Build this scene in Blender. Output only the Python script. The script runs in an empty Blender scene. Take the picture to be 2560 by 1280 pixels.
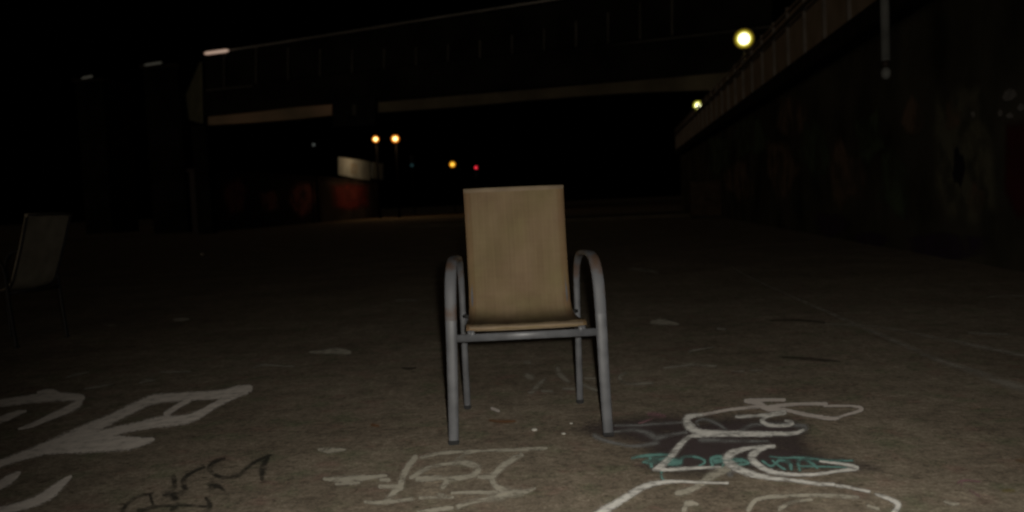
import bpy, bmesh, math, random
import numpy as np
from mathutils import Vector, Matrix, noise
random.seed(7)
R = math.radians
sc = bpy.context.scene

# ------------------------------------------------------------------ camera
FP = 2217.0                                  # focal length in pixels of the 2560 px wide photograph
CAM_H = 0.865
cam_data = bpy.data.cameras.new('camera')
cam = bpy.data.objects.new('camera', cam_data)
sc.collection.objects.link(cam)
cam_data.sensor_width = 36.0
cam_data.lens = 36.0 * FP / 2560.0
cam_data.clip_end = 2000
cam_data.clip_start = 0.02
CM = Matrix.Translation((0, 0, CAM_H)) @ Matrix.Rotation(R(90 - 3.48), 4, 'X') @ Matrix.Rotation(R(-2.5), 4, 'Z')
cam.matrix_world = CM
cam_data.dof.use_dof = True
cam_data.dof.focus_distance = 3.3
cam_data.dof.aperture_fstop = 2.4
sc.camera = cam

# ------------------------------------------------------------------ world, faint added fill, camera flash, exposure
SKY_EL, SKY_ROT = -9.0, 200.0
world = bpy.data.worlds.new('World'); sc.world = world; world.use_nodes = True
wn = world.node_tree.nodes; wl = world.node_tree.links
bgn = wn['Background']
sky = wn.new('ShaderNodeTexSky'); sky.sky_type = 'NISHITA'; sky.sun_disc = False
sky.sun_elevation = R(SKY_EL); sky.sun_rotation = R(SKY_ROT)
wl.new(sky.outputs[0], bgn.inputs[0]); bgn.inputs[1].default_value = 0.15

def aim(o, d):
    o.rotation_euler = Vector(d).to_track_quat('-Z', 'Y').to_euler()
sun_d = bpy.data.lights.new('street_fill', 'SUN'); sun_d.energy = 0.16; sun_d.angle = R(12); sun_d.color = (1.0, 0.80, 0.58)
sun = bpy.data.objects.new('street_fill', sun_d); sc.collection.objects.link(sun)
aim(sun, (0.45, 0.9, -0.05))                # added unseen street fill: low, from behind the camera on the left

# the flash built into the camera: a few centimetres right of and above the lens
fl_d = bpy.data.lights.new('camera_flash', 'SPOT'); fl_d.energy = 300; fl_d.color = (1.0, 0.95, 0.86)
fl_d.shadow_soft_size = 0.02; fl_d.spot_size = R(92); fl_d.spot_blend = 1.0
fl = bpy.data.objects.new('camera_flash', fl_d); sc.collection.objects.link(fl)
fl.location = (0.05, 0.0, CAM_H + 0.03)
aim(fl, (0.15, 1.0, -0.30))

sc.view_settings.view_transform = 'Standard'; sc.view_settings.look = 'None'
sc.view_settings.exposure = 0; sc.view_settings.gamma = 1
sc.cycles.use_denoising = True
sc.cycles.filter_width = 2.3
sc.cycles.max_bounces = 4; sc.cycles.transparent_max_bounces = 24

# ------------------------------------------------------------------ helpers
def ray(px, py):
    d = Vector(((px - 1280) / FP, -(py - 640) / FP, -1.0))
    return (CM.to_3x3() @ d)
def ground(px, py, z=0.0):
    d = ray(px, py); t = (z - CAM_H) / d.z
    return Vector((d.x * t, d.y * t, z))
def at(px, py, Y):
    d = ray(px, py); t = Y / d.y
    return Vector((d.x * t, Y, CAM_H + d.z * t))
def link(name, me, m=None, parent=None):
    o = bpy.data.objects.new(name, me); sc.collection.objects.link(o)
    if m: o.data.materials.append(m)
    if parent: o.parent = parent
    return o
def obj(name, bm, m, parent=None, smooth=False):
    me = bpy.data.meshes.new(name); bmesh.ops.recalc_face_normals(bm, faces=bm.faces)
    bm.to_mesh(me); bm.free()
    if smooth:
        for p in me.polygons: p.use_smooth = True
    return link(name, me, m, parent)
def tag(o, label=None, cat=None, group=None, kind=None):
    if label: o['label'] = label
    if cat: o['category'] = cat
    if group: o['group'] = group
    if kind: o['kind'] = kind
    return o
def empty(name, loc, label, cat, group=None, rz=0):
    o = bpy.data.objects.new(name, None); sc.collection.objects.link(o)
    o.location = loc; o.rotation_euler = (0, 0, rz)
    o.empty_display_size = 0.1
    return tag(o, label, cat, group)
def add_box(bm, lo, hi, M=None):
    vs = []
    for z in (lo[2], hi[2]):
        for x, y in ((lo[0], lo[1]), (hi[0], lo[1]), (hi[0], hi[1]), (lo[0], hi[1])):
            v = Vector((x, y, z)); vs.append(bm.verts.new(M @ v if M else v))
    for f in ((0,1,2,3),(4,5,6,7),(0,1,5,4),(1,2,6,5),(2,3,7,6),(3,0,4,7)):
        bm.faces.new([vs[i] for i in f])
def bev_box(bm, lo, hi, b=0.01, M=None):
    t = bmesh.new(); add_box(t, lo, hi)
    bmesh.ops.recalc_face_normals(t, faces=t.faces)
    bmesh.ops.bevel(t, geom=list(t.edges), offset=b, segments=2, affect='EDGES')
    me = bpy.data.meshes.new('t'); t.to_mesh(me); t.free()
    if M: me.transform(M)
    bm.from_mesh(me); bpy.data.meshes.remove(me)
def sweep(bm, path, sizes, side, n=14, sup=2.6, caps=True):
    """closed profile (width along side, thickness across) swept along a path of points"""
    rings = []
    P = [Vector(p) for p in path]
    for i, p in enumerate(P):
        t = (P[min(i+1, len(P)-1)] - P[max(i-1, 0)]).normalized()
        s = Vector(side) - t * t.dot(Vector(side)); s.normalize()
        u = t.cross(s)
        w, h = sizes[i] if isinstance(sizes, list) else sizes
        r = []
        for k in range(n):
            a = 2 * math.pi * k / n; c, d = math.cos(a), math.sin(a)
            x = math.copysign(abs(c) ** (2 / sup), c) * w / 2; y = math.copysign(abs(d) ** (2 / sup), d) * h / 2
            r.append(bm.verts.new(p + s * x + u * y))
        rings.append(r)
    for a, b in zip(rings, rings[1:]):
        for k in range(n): bm.faces.new((a[k], a[(k+1) % n], b[(k+1) % n], b[k]))
    if caps: bm.faces.new(rings[0]); bm.faces.new(rings[-1][::-1])
def cyl(bm, p0, p1, r0, r1=None, n=16):
    r1 = r0 if r1 is None else r1
    d = (Vector(p1) - Vector(p0)).normalized()
    side = (1, 0, 0) if abs(d.x) < 0.9 else (0, 1, 0)
    sweep(bm, [p0, p1], [(2*r0, 2*r0), (2*r1, 2*r1)], side, n, 2.0)
def ball(bm, c, r, sx=1, sy=1, sz=1, seg=24):
    ret = bmesh.ops.create_uvsphere(bm, u_segments=seg, v_segments=seg//2, radius=r)
    for v in ret['verts']: v.co = Vector((v.co.x*sx, v.co.y*sy, v.co.z*sz)) + Vector(c)
def catmull(pts, k=8):
    """pts: tuples of any length"""
    n = len(pts)
    if n < 3: 
        return [tuple(a + (b - a) * i / k for a, b in zip(pts[0], pts[1])) for i in range(k + 1)]
    out = []
    for i in range(n - 1):
        p0, p1, p2, p3 = pts[max(i-1, 0)], pts[i], pts[i+1], pts[min(i+2, n-1)]
        for j in range(k):
            t = j / k
            out.append(tuple(0.5 * (2*b + (c-a)*t + (2*a-5*b+4*c-d)*t*t + (3*b-a-3*c+d)*t**3) for a, b, c, d in zip(p0, p1, p2, p3)))
    out.append(tuple(pts[-1])); return out

# ------------------------------------------------------------------ materials
def mat(name, col, rough=0.85, metal=0.0, vary=0.25, scale=6.0, bump=0.0, bscale=60, col2=None, spec=0.3, detail=5, thr=None):
    m = bpy.data.materials.new(name); m.use_nodes = True
    nt = m.node_tree; N = nt.nodes; L = nt.links; b = N['Principled BSDF']
    b.inputs['Roughness'].default_value = rough; b.inputs['Metallic'].default_value = metal
    b.inputs['Specular IOR Level'].default_value = spec
    tc = N.new('ShaderNodeTexCoord')
    nz = N.new('ShaderNodeTexNoise'); nz.inputs['Scale'].default_value = scale; nz.inputs['Detail'].default_value = detail
    L.new(tc.outputs['Object'], nz.inputs['Vector'])
    cr = N.new('ShaderNodeValToRGB')
    lo, hi = thr or (0.3, 0.7)
    cr.color_ramp.elements[0].position = lo; cr.color_ramp.elements[1].position = hi
    c2 = col2 or tuple(c * (1 - vary) for c in col)
    cr.color_ramp.elements[0].color = (*c2, 1); cr.color_ramp.elements[1].color = (*(tuple(min(1, c * (1 + (0 if col2 else vary))) for c in col)), 1)
    L.new(nz.outputs[0], cr.inputs[0]); L.new(cr.outputs[0], b.inputs['Base Color'])
    if bump:
        n2 = N.new('ShaderNodeTexNoise'); n2.inputs['Scale'].default_value = bscale; n2.inputs['Detail'].default_value = 4
        L.new(tc.outputs['Object'], n2.inputs['Vector'])
        bp = N.new('ShaderNodeBump'); bp.inputs['Strength'].default_value = bump; bp.inputs['Distance'].default_value = 0.01
        L.new(n2.outputs[0], bp.inputs['Height']); L.new(bp.outputs[0], b.inputs['Normal'])
    return m
def emit_mat(name, stops):
    """milky lamp cover: brightest where the bulb is seen straight through it, weaker and yellower towards its rim; stops (facing, r, g, b)"""
    m = bpy.data.materials.new(name); m.use_nodes = True
    N = m.node_tree.nodes; L = m.node_tree.links; N.remove(N['Principled BSDF'])
    lw = N.new('ShaderNodeLayerWeight'); lw.inputs['Blend'].default_value = 0.5
    cr = N.new('ShaderNodeValToRGB'); el = cr.color_ramp.elements
    while len(el) < len(stops): el.new(0.5)
    for e, q in zip(el, stops): e.position = q[0]
    for e, q in zip(el, stops): e.color = (*q[1:], 1)
    L.new(lw.outputs['Facing'], cr.inputs[0])
    e1 = N.new('ShaderNodeEmission'); L.new(cr.outputs[0], e1.inputs[0]); e1.inputs[1].default_value = 1.0
    L.new(e1.outputs[0], N['Material Output'].inputs[0])
    return m
def paint_mat(name, col, cover=0.9, wear=0.35, edge=0.35, vary=0.25, scale=14):
    """old paint on asphalt: UV.y runs -1..1 across the stroke, worn through by noise, feathered at its edges"""
    m = bpy.data.materials.new(name); m.use_nodes = True
    N = m.node_tree.nodes; L = m.node_tree.links; b = N['Principled BSDF']
    b.inputs['Roughness'].default_value = 0.9; b.inputs['Diffuse Roughness'].default_value = 0.15; b.inputs['Specular IOR Level'].default_value = 0.1
    tc = N.new('ShaderNodeTexCoord'); sep = N.new('ShaderNodeSeparateXYZ'); L.new(tc.outputs['UV'], sep.inputs[0])
    ab = N.new('ShaderNodeMath'); ab.operation = 'ABSOLUTE'; L.new(sep.outputs[1], ab.inputs[0])
    def nz(s, d=4):
        n = N.new('ShaderNodeTexNoise'); n.inputs['Scale'].default_value = s; n.inputs['Detail'].default_value = d
        L.new(tc.outputs['Object'], n.inputs['Vector']); return n
    n1 = nz(scale); n2 = nz(90, 3); n3 = nz(3.5, 3)
    def M(op, a, bb=None, c=None):
        q = N.new('ShaderNodeMath'); q.operation = op
        for i, v in enumerate((a, bb, c)):
            if v is None: continue
            if isinstance(v, (int, float)): q.inputs[i].default_value = v
            else: L.new(v, q.inputs[i])
        return q.outputs[0]
    # feather
    e = M('ADD', ab.outputs[0], M('MULTIPLY', M('SUBTRACT', n2.outputs[0], 0.5), 0.9))
    mr = N.new('ShaderNodeMapRange'); mr.interpolation_type = 'SMOOTHSTEP'
    L.new(e, mr.inputs[0]); mr.inputs[1].default_value = 1.0 - edge; mr.inputs[2].default_value = 1.02; mr.inputs[3].default_value = 1; mr.inputs[4].default_value = 0
    w = M('ADD', M('MULTIPLY', n1.outputs[0], 0.55), M('ADD', M('MULTIPLY', n2.outputs[0], 0.25), M('MULTIPLY', n3.outputs[0], 0.2)))
    mw = N.new('ShaderNodeMapRange'); mw.interpolation_type = 'SMOOTHSTEP'
    L.new(w, mw.inputs[0]); mw.inputs[1].default_value = 0.5 - 0.17 + (wear - 0.35) * 0.5; mw.inputs[2].default_value = 0.5 + (wear - 0.35) * 0.5
    mw.inputs[3].default_value = 1 - min(1, wear * 1.6); mw.inputs[4].default_value = 1
    al = M('MULTIPLY', M('MULTIPLY', mr.outputs[0], mw.outputs[0]), cover)
    L.new(al, b.inputs['Alpha'])
    cr = N.new('ShaderNodeValToRGB'); cr.color_ramp.elements[0].position = 0.3; cr.color_ramp.elements[1].position = 0.7
    cr.color_ramp.elements[0].color = (*(c * (1 - vary) for c in col), 1); cr.color_ramp.elements[1].color = (*col, 1)
    L.new(n1.outputs[0], cr.inputs[0]); L.new(cr.outputs[0], b.inputs['Base Color'])
    return m

# asphalt yard: patchy, mossy, with grit
def asphalt():
    m = bpy.data.materials.new('old_asphalt'); m.use_nodes = True
    N = m.node_tree.nodes; L = m.node_tree.links; b = N['Principled BSDF']
    b.inputs['Roughness'].default_value = 0.95; b.inputs['Diffuse Roughness'].default_value = 0.15; b.inputs['Specular IOR Level'].default_value = 0.12
    tc = N.new('ShaderNodeTexCoord')
    def nz(s, d=5, rough=0.55, w=0):
        mp = N.new('ShaderNodeMapping'); mp.inputs['Location'].default_value = (w, w * 1.7, 0); L.new(tc.outputs['Object'], mp.inputs[0])
        n = N.new('ShaderNodeTexNoise'); n.inputs['Scale'].default_value = s; n.inputs['Detail'].default_value = d; n.inputs['Roughness'].default_value = rough
        L.new(mp.outputs[0], n.inputs['Vector']); return n.outputs[0]
    def ramp(src, a, ca, c, cc):
        r = N.new('ShaderNodeValToRGB'); r.color_ramp.elements[0].position = a; r.color_ramp.elements[1].position = c
        r.color_ramp.elements[0].color = (*ca, 1); r.color_ramp.elements[1].color = (*cc, 1); L.new(src, r.inputs[0]); return r.outputs[0]
    def mixc(kind, f, a, c):
        x = N.new('ShaderNodeMix'); x.data_type = 'RGBA'; x.blend_type = kind
        if isinstance(f, float): x.inputs[0].default_value = f
        else: L.new(f, x.inputs[0])
        for i, v in ((6, a), (7, c)):
            if isinstance(v, tuple): x.inputs[i].default_value = (*v, 1)
            else: L.new(v, x.inputs[i])
        return x.outputs[2]
    base = ramp(nz(1.3, 6), 0.32, (0.163, 0.137, 0.110), 0.68, (0.246, 0.214, 0.174))
    blot = ramp(nz(9, 4, 0.6, 3), 0.35, (0.78, 0.76, 0.72), 0.65, (1.18, 1.16, 1.10))
    c = mixc('MULTIPLY', 1.0, base, blot)
    moss = ramp(nz(6, 5, 0.6, 9), 0.52, (0, 0, 0), 0.72, (0.62, 0.62, 0.62))
    c = mixc('MIX', moss, c, (0.125, 0.150, 0.088))
    red = ramp(nz(7, 5, 0.6, 21), 0.55, (0, 0, 0), 0.72, (0.65, 0.65, 0.65))
    c = mixc('MIX', red, c, (0.215, 0.135, 0.112))
    grit = ramp(nz(120, 3, 0.7, 5), 0.25, (0.40, 0.40, 0.40), 0.75, (1.6, 1.6, 1.6))
    c = mixc('MULTIPLY', 0.8, c, grit)
    speck = ramp(nz(38, 4, 0.65, 31), 0.3, (0.58, 0.56, 0.53), 0.7, (1.38, 1.37, 1.34))
    c = mixc('MULTIPLY', 0.9, c, speck)
    holes = ramp(nz(34, 2, 0.5, 13), 0.28, (0.45, 0.42, 0.4), 0.36, (1, 1, 1))
    c = mixc('MULTIPLY', 0.8, c, holes)
    L.new(c, b.inputs['Base Color'])
    bp = N.new('ShaderNodeBump'); bp.inputs['Strength'].default_value = 0.5; bp.inputs['Distance'].default_value = 0.006
    L.new(nz(70, 5, 0.6, 2), bp.inputs['Height']); L.new(bp.outputs[0], b.inputs['Normal'])
    return m

M_ground = asphalt()
M_pave = mat('pale_concrete', (0.06, 0.05, 0.032), vary=0.3, scale=2, bump=0.2)
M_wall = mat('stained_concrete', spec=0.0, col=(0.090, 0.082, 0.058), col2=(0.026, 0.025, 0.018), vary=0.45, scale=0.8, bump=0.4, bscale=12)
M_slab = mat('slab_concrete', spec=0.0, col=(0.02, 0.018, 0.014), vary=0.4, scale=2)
M_panel = mat('rusty_panel', spec=0.0, col=(0.36, 0.28, 0.21), vary=0.45, scale=1.6, col2=(0.26, 0.20, 0.13))
M_post = mat('galvanised_post', (0.13, 0.115, 0.10), vary=0.3, scale=3, rough=0.6)
M_darkrail = mat('dark_rail', (0.03, 0.022, 0.015), rough=0.6)
M_pipe = mat('grey_pipe', (0.16, 0.17, 0.165), vary=0.3, scale=3, rough=0.6)
M_black = mat('black_steel', spec=0.0, col=(0.012, 0.012, 0.012), rough=0.7)
M_lampost = mat('lamp_post_steel', (0.16, 0.15, 0.13), rough=0.6)
M_frame = mat('grey_powder_coat', (0.096, 0.099, 0.106), rough=0.42, vary=0.25, scale=18, spec=0.4)
M_arm = mat('rusting_powder_coat', (0.096, 0.099, 0.106), rough=0.55, scale=9, col2=(0.082, 0.054, 0.040), spec=0.25, thr=(0.36, 0.48))
M_dark_pole = mat('darkened_steel', (0.0025, 0.0025, 0.0025), rough=0.9, spec=0.0)  # shade put into the colour: poles stay dark beside their lamps
M_rubber = mat('black_rubber', (0.02, 0.02, 0.02), rough=0.8)
def fabric():
    m = bpy.data.materials.new('sling_fabric'); m.use_nodes = True
    N = m.node_tree.nodes; L = m.node_tree.links; b = N['Principled BSDF']
    b.inputs['Roughness'].default_value = 0.9; b.inputs['Specular IOR Level'].default_value = 0.1
    tc = N.new('ShaderNodeTexCoord')
    def mp(scale, kind='Noise', **k):
        q = N.new('ShaderNodeMapping'); q.inputs['Scale'].default_value = scale; L.new(tc.outputs['UV'], q.inputs[0])
        n = N.new('ShaderNodeTexNoise'); n.inputs['Scale'].default_value = 1; n.inputs['Detail'].default_value = 4; L.new(q.outputs[0], n.inputs['Vector']); return n.outputs[0]
    def ramp(src, a, ca, c, cc):
        r = N.new('ShaderNodeValToRGB'); r.color_ramp.elements[0].position = a; r.color_ramp.elements[1].position = c
        r.color_ramp.elements[0].color = (*ca, 1); r.color_ramp.elements[1].color = (*cc, 1); L.new(src, r.inputs[0]); return r.outputs[0]
    def mul(a, c, f=1.0):
        x = N.new('ShaderNodeMix'); x.data_type = 'RGBA'; x.blend_type = 'MULTIPLY'; x.inputs[0].default_value = f
        L.new(a, x.inputs[6]); L.new(c, x.inputs[7]); return x.outputs[2]
    base = ramp(mp((5, 5, 1)), 0.35, (0.200, 0.144, 0.090), 0.65, (0.194, 0.155, 0.084))
    streak = ramp(mp((110, 2.5, 1)), 0.3, (0.92, 0.92, 0.92), 0.7, (1.07, 1.07, 1.06))
    cross = ramp(mp((3, 90, 1)), 0.3, (0.97, 0.97, 0.97), 0.7, (1.03, 1.03, 1.03))
    tint = ramp(mp((9, 6, 1)), 0.38, (0.86, 0.83, 0.81), 0.62, (1.06, 1.06, 1.05))
    sp = N.new('ShaderNodeSeparateXYZ'); L.new(tc.outputs['UV'], sp.inputs[0])
    def M(op, a, c):
        q = N.new('ShaderNodeMath'); q.operation = op
        L.new(a, q.inputs[0]); q.inputs[1].default_value = c; return q.outputs[0]
    ex = M('ABSOLUTE', M('SUBTRACT', sp.outputs[0], 0.21), 0)
    er = N.new('ShaderNodeValToRGB'); er.color_ramp.interpolation = 'LINEAR'; e = er.color_ramp.elements
    e[0].position = 0.176; e[0].color = (1, 1, 1, 1); e[1].position = 0.21; e[1].color = (0.82, 0.72, 0.68, 1)
    for p_, c_ in ((0.182, (0.97, 0.93, 0.90, 1)), (0.185, (0.72, 0.66, 0.62, 1)), (0.188, (0.93, 0.85, 0.81, 1))):
        q = e.new(p_); q.color = c_
    L.new(ex, er.inputs[0])
    L.new(mul(mul(mul(mul(base, streak), cross), tint, 0.8), er.outputs[0]), b.inputs['Base Color'])
    wv = N.new('ShaderNodeTexWave'); wv.inputs['Scale'].default_value = 90; wv.bands_direction = 'X'; L.new(tc.outputs['UV'], wv.inputs['Vector'])
    wv2 = N.new('ShaderNodeTexWave'); wv2.inputs['Scale'].default_value = 90; wv2.bands_direction = 'Y'; L.new(tc.outputs['UV'], wv2.inputs['Vector'])
    ad = N.new('ShaderNodeMath'); L.new(wv.outputs[1], ad.inputs[0]); L.new(wv2.outputs[1], ad.inputs[1])
    bp = N.new('ShaderNodeBump'); bp.inputs['Strength'].default_value = 0.15; bp.inputs['Distance'].default_value = 0.002
    L.new(ad.outputs[0], bp.inputs['Height']); L.new(bp.outputs[0], b.inputs['Normal'])
    return m
M_fabric = fabric()
M_hem = mat('hem_fabric', (0.205, 0.158, 0.106), rough=0.9, vary=0.15, scale=12, spec=0.1)

# ------------------------------------------------------------------ setting: ground, kerb, pavement
bm = bmesh.new(); bmesh.ops.create_grid(bm, x_segments=40, y_segments=40, size=600)
g = obj('ground', bm, M_ground); tag(g, 'patchy old asphalt of the dark yard', kind='structure')
bm = bmesh.new()
P = [(-4.5, 35.5), (9.5, 34.0), (9.5, 39.0), (-4.5, 40.5)]
lo = [bm.verts.new((x, y, -0.05)) for x, y in P]; hi = [bm.verts.new((x, y, 0.13)) for x, y in P]
bm.faces.new(hi)
for i in range(4): bm.faces.new((lo[i], lo[(i+1) % 4], hi[(i+1) % 4], hi[i]))
tag(obj('pavement', bm, M_pave), 'pale raised pavement under the footbridge', kind='structure')

# ------------------------------------------------------------------ paint on the ground
zbase = [0.004]
def field_mesh(name, F, x0, y0, c, m, parent=None):
    """F: cover 0..1 on a lattice of photo pixels -> one thin sheet on the ground, UV.y = 1 - cover"""
    z = zbase[0]; zbase[0] += 0.0006
    bm = bmesh.new(); uvl = bm.loops.layers.uv.new('UVMap'); vs = {}
    ny, nx = F.shape
    on = F > 0.0
    cell = on[:-1, :-1] | on[1:, :-1] | on[:-1, 1:] | on[1:, 1:]
    def V(i, j):
        if (i, j) not in vs: vs[i, j] = bm.verts.new(ground(x0 + j*c, y0 + i*c, z))
        return vs[i, j]
    for i, j in zip(*np.nonzero(cell)):
        ids = ((i, j), (i+1, j), (i+1, j+1), (i, j+1))
        f = bm.faces.new([V(*q) for q in ids])
        for lp, q in zip(f.loops, ids): lp[uvl].uv = (q[1] * .01, 1 - F[q])
    me = bpy.data.meshes.new(name); bm.to_mesh(me); bm.free()
    return link(name, me, m, parent)
def paint(name, strokes, m, parent=None, scale=1.0, off=(0, 0), wmul=1.0, c=2.6):
    """strokes (x, y, full width in photo pixels) merged into one sheet of paint lying on the ground"""
    S = []
    for st in strokes:
        pp = catmull([(off[0] + p[0]/scale, off[1] + p[1]/scale, p[2]/scale*wmul) for p in st], 8)
        n = len(pp)
        dist = [0]
        for i in range(1, n): dist.append(dist[-1] + math.hypot(pp[i][0]-pp[i-1][0], pp[i][1]-pp[i-1][1]))
        S.append([(p[0], p[1], max(p[2], 3.0)/2) for p in pp])
    A_ = [q for st in S for q in st]
    x0 = min(q[0]-q[2] for q in A_) - 2*c; x1 = max(q[0]+q[2] for q in A_) + 2*c
    y0 = min(q[1]-q[2] for q in A_) - 2*c; y1 = max(q[1]+q[2] for q in A_) + 2*c
    if (x1-x0)*(y1-y0) < 9000: c = 1.5
    gx, gy = np.meshgrid(np.arange(x0, x1, c), np.arange(y0, y1, c))
    F = np.zeros(gx.shape)
    for st in S:
        for a, b in zip(st, st[1:]):
            dx, dy = b[0]-a[0], b[1]-a[1]; l2 = dx*dx + dy*dy + 1e-9
            t = np.clip(((gx-a[0])*dx + (gy-a[1])*dy) / l2, 0, 1)
            d = np.hypot(gx - (a[0]+t*dx), gy - (a[1]+t*dy)); w = a[2] + t*(b[2]-a[2])
            F = np.maximum(F, 1 - d / (w + 0.8))
    return field_mesh(name, np.clip(F, 0, 1), x0, y0, c, m, parent)
def patch(name, poly, m, scale=1.0, off=(0, 0), parent=None, soft=75, c=5):
    pts = catmull([(off[0] + x/scale, off[1] + y/scale) for x, y in poly + [poly[0]]], 5)
    xs = [p[0] for p in pts]; ys = [p[1] for p in pts]
    x0, x1, y0, y1 = min(xs)-2*c, max(xs)+2*c, min(ys)-2*c, max(ys)+2*c
    gx, gy = np.meshgrid(np.arange(x0, x1, c), np.arange(y0, y1, c))
    ins = np.zeros(gx.shape, bool); D_ = np.full(gx.shape, 1e9)
    for a, b in zip(pts, pts[1:]):
        cond = ((a[1] > gy) != (b[1] > gy)) & (gx < (b[0]-a[0]) * (gy-a[1]) / ((b[1]-a[1]) or 1e-9) + a[0])
        ins ^= cond
        dx, dy = b[0]-a[0], b[1]-a[1]; l2 = dx*dx + dy*dy + 1e-9
        t = np.clip(((gx-a[0])*dx + (gy-a[1])*dy) / l2, 0, 1)
        D_ = np.minimum(D_, np.hypot(gx - (a[0]+t*dx), 1.6*(gy - (a[1]+t*dy))))
    F = np.where(ins, np.clip(D_ / soft, 0, 1), 0)
    return field_mesh(name, F, x0, y0, c, m, parent)

W1 = paint_mat('white_paint', (0.86, 0.78, 0.70), cover=0.95, wear=0.30, edge=0.45, scale=20)
W2 = paint_mat('bright_white_paint', (0.90, 0.88, 0.82), cover=0.92, wear=0.42, edge=0.7, scale=26)
W3 = paint_mat('scuffed_white_paint', (0.58, 0.54, 0.44), cover=0.8, wear=0.42, edge=0.6, scale=22)
WF = paint_mat('ghost_white_paint', (0.42, 0.39, 0.32), cover=0.7, wear=0.42, edge=0.8, scale=10)
WG = paint_mat('grey_paint', (0.32, 0.32, 0.31), cover=0.65, wear=0.4, edge=0.9)
WP = paint_mat('pinkish_white_paint', (0.78, 0.70, 0.64), cover=0.85, wear=0.3, edge=0.5)
TE = paint_mat('teal_paint', (0.23, 0.48, 0.43), cover=0.78, wear=0.4, edge=0.9)
BL = paint_mat('black_paint', (0.030, 0.031, 0.028), cover=0.64, wear=0.45, edge=0.7)
PU = paint_mat('dark_purple_paint', (0.090, 0.070, 0.070), cover=0.85, wear=0.38, edge=0.95, scale=4)
PK = paint_mat('pink_paint', (0.36, 0.2, 0.22), cover=0.7, wear=0.4, edge=0.9)
OR = paint_mat('orange_paint', (0.30, 0.13, 0.05), cover=0.6, wear=0.4, edge=0.9)
YE = paint_mat('yellow_paint', (0.36, 0.27, 0.07), cover=0.7, wear=0.4, edge=0.9)
TA = paint_mat('tar', (0.025, 0.024, 0.022), cover=0.45, wear=0.3, edge=0.8)

A = dict(scale=3.368, off=(0, 900))
t = paint('ground_graffiti', [
    [(2098,238,70),(2000,258,95),(1850,290,85),(1560,308,85),(1300,330,90),(1130,400,90),(950,490,95),(780,570,120),(600,660,150),(350,755,110),(120,830,75),(-120,910,70)],
    [(2070,262,60),(1950,310,60),(1800,385,60),(1690,450,75),(1560,500,95),(1350,520,110),(1150,560,80),(980,595,85),(800,650,110)],
    [(1590,335,50),(1480,400,45),(1400,455,60)],
    [(1285,668,36),(1200,688,78),(1080,708,112),(900,722,118),(700,735,110),(500,750,95),(280,775,60)],
    [(900,640,120),(700,660,130),(500,710,110)],
    [(1180,668,40),(1000,668,70),(900,670,90),(650,700,110)],
], W1, **A)
tag(t, 'largest white painted letter, forked and slanting, at the left of the asphalt', 'graffiti')
t = paint('ground_graffiti', [
    [(-80,375,75),(100,350,80),(280,325,85),(450,310,95),(620,312,70),(690,318,60)],
    [(320,275,20),(400,265,50),(470,275,40),(520,300,20)],
    [(685,310,45),(650,370,75),(540,430,70),(400,490,55),(280,545,40),(160,582,16)],
    [(-80,530,80),(50,485,70),(140,450,50),(215,430,18)],
], W1, **A)
tag(t, 'white painted hooked letter cut by the left edge, behind the largest letter', 'graffiti')
t = paint('ground_graffiti', [
    [(596,978,20),(540,1025,60),(470,1085,95),(380,1150,100),(260,1205,90),(120,1245,85),(-100,1290,90)],
    [(165,945,20),(110,985,75),(20,1040,90),(-80,1085,90)],
], W1, **A)
tag(t, 'white painted pair of sweeping strokes in the bottom left corner', 'graffiti')
t = paint('ground_graffiti', [
    [(1890,828,22),(1800,860,40),(1765,915,50),(1800,960,35),(1880,985,30),(2000,972,32),(2080,905,30),(2160,850,30),(2280,800,24)],
    [(2260,815,30),(2215,900,58),(2205,1000,38)],
    [(1720,900,16),(1620,945,26),(1545,1010,45),(1560,1090,55)],
    [(1460,980,45),(1468,1070,50),(1400,1125,60)],
    [(1450,1120,70),(1490,1210,60),(1440,1260,30)],
    [(1380,1130,30),(1560,1110,30)],
    [(1030,1270,34),(1080,1205,28),(1170,1150,22),(1290,1118,14)],
    [(1265,1140,25),(1285,1210,25)],
    [(1170,1270,40),(1330,1235,26),(1500,1222,30),(1740,1235,24)],
    [(1780,1065,60),(1840,1065,40),(1900,1110,14)],
    [(1735,1165,26),(1770,1230,45),(1740,1290,30)],
], BL, wmul=1.3, **A)
tag(t, 'black sprayed looping scribble on the asphalt, the only one in black', 'graffiti')

C = dict(scale=3.657, off=(760, 1000))
t = paint('ground_graffiti', [
    [(1075,525,34),(1200,495,28),(1370,475,30),(1600,465,14),(1750,460,22),(1900,455,26),(2080,448,32),(2215,440,26)],
    [(1020,525,50),(960,600,60),(910,690,55),(880,800,60)],
    [(980,710,36),(1080,650,36),(1180,605,30),(1330,580,22)],
    [(1330,582,30),(1440,570,55),(1530,590,60),(1590,635,65),(1540,685,55),(1440,712,45),(1330,725,50),(1270,795,50)],
    [(1040,720,50),(1140,720,50),(1240,712,40),(1340,722,30)],
    [(1575,465,24),(1480,490,30),(1395,550,24)],
    [(1985,500,45),(1880,560,50),(1790,630,55),(1720,695,55),(1600,705,28)],
    [(1715,715,55),(1750,785,50),(1830,830,60)],
    [(2110,808,20),(1980,850,60),(1850,850,95),(1760,895,70),(1640,912,35),(1500,937,48),(1410,978,44)],
    [(1355,985,36),(1200,1005,40),(1040,1030,30)],
    [(995,903,30),(880,920,30),(700,940,36),(560,932,26)],
    [(185,722,26),(330,730,60),(460,730,85),(560,712,45),(750,690,22)],
    [(290,770,20),(500,750,30)],
    [(695,792,40),(850,792,44)],
    [(705,732,30),(775,735,36)],
    [(1230,865,30),(1290,885,40)],
    [(1060,895,26),(1200,890,20),(1360,888,26)],
    [(860,800,70),(800,870,50),(740,930,40)],
    [(1350,850,22),(1560,845,30),(1760,850,40)],
], W3, wmul=1.3, **C)
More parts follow.
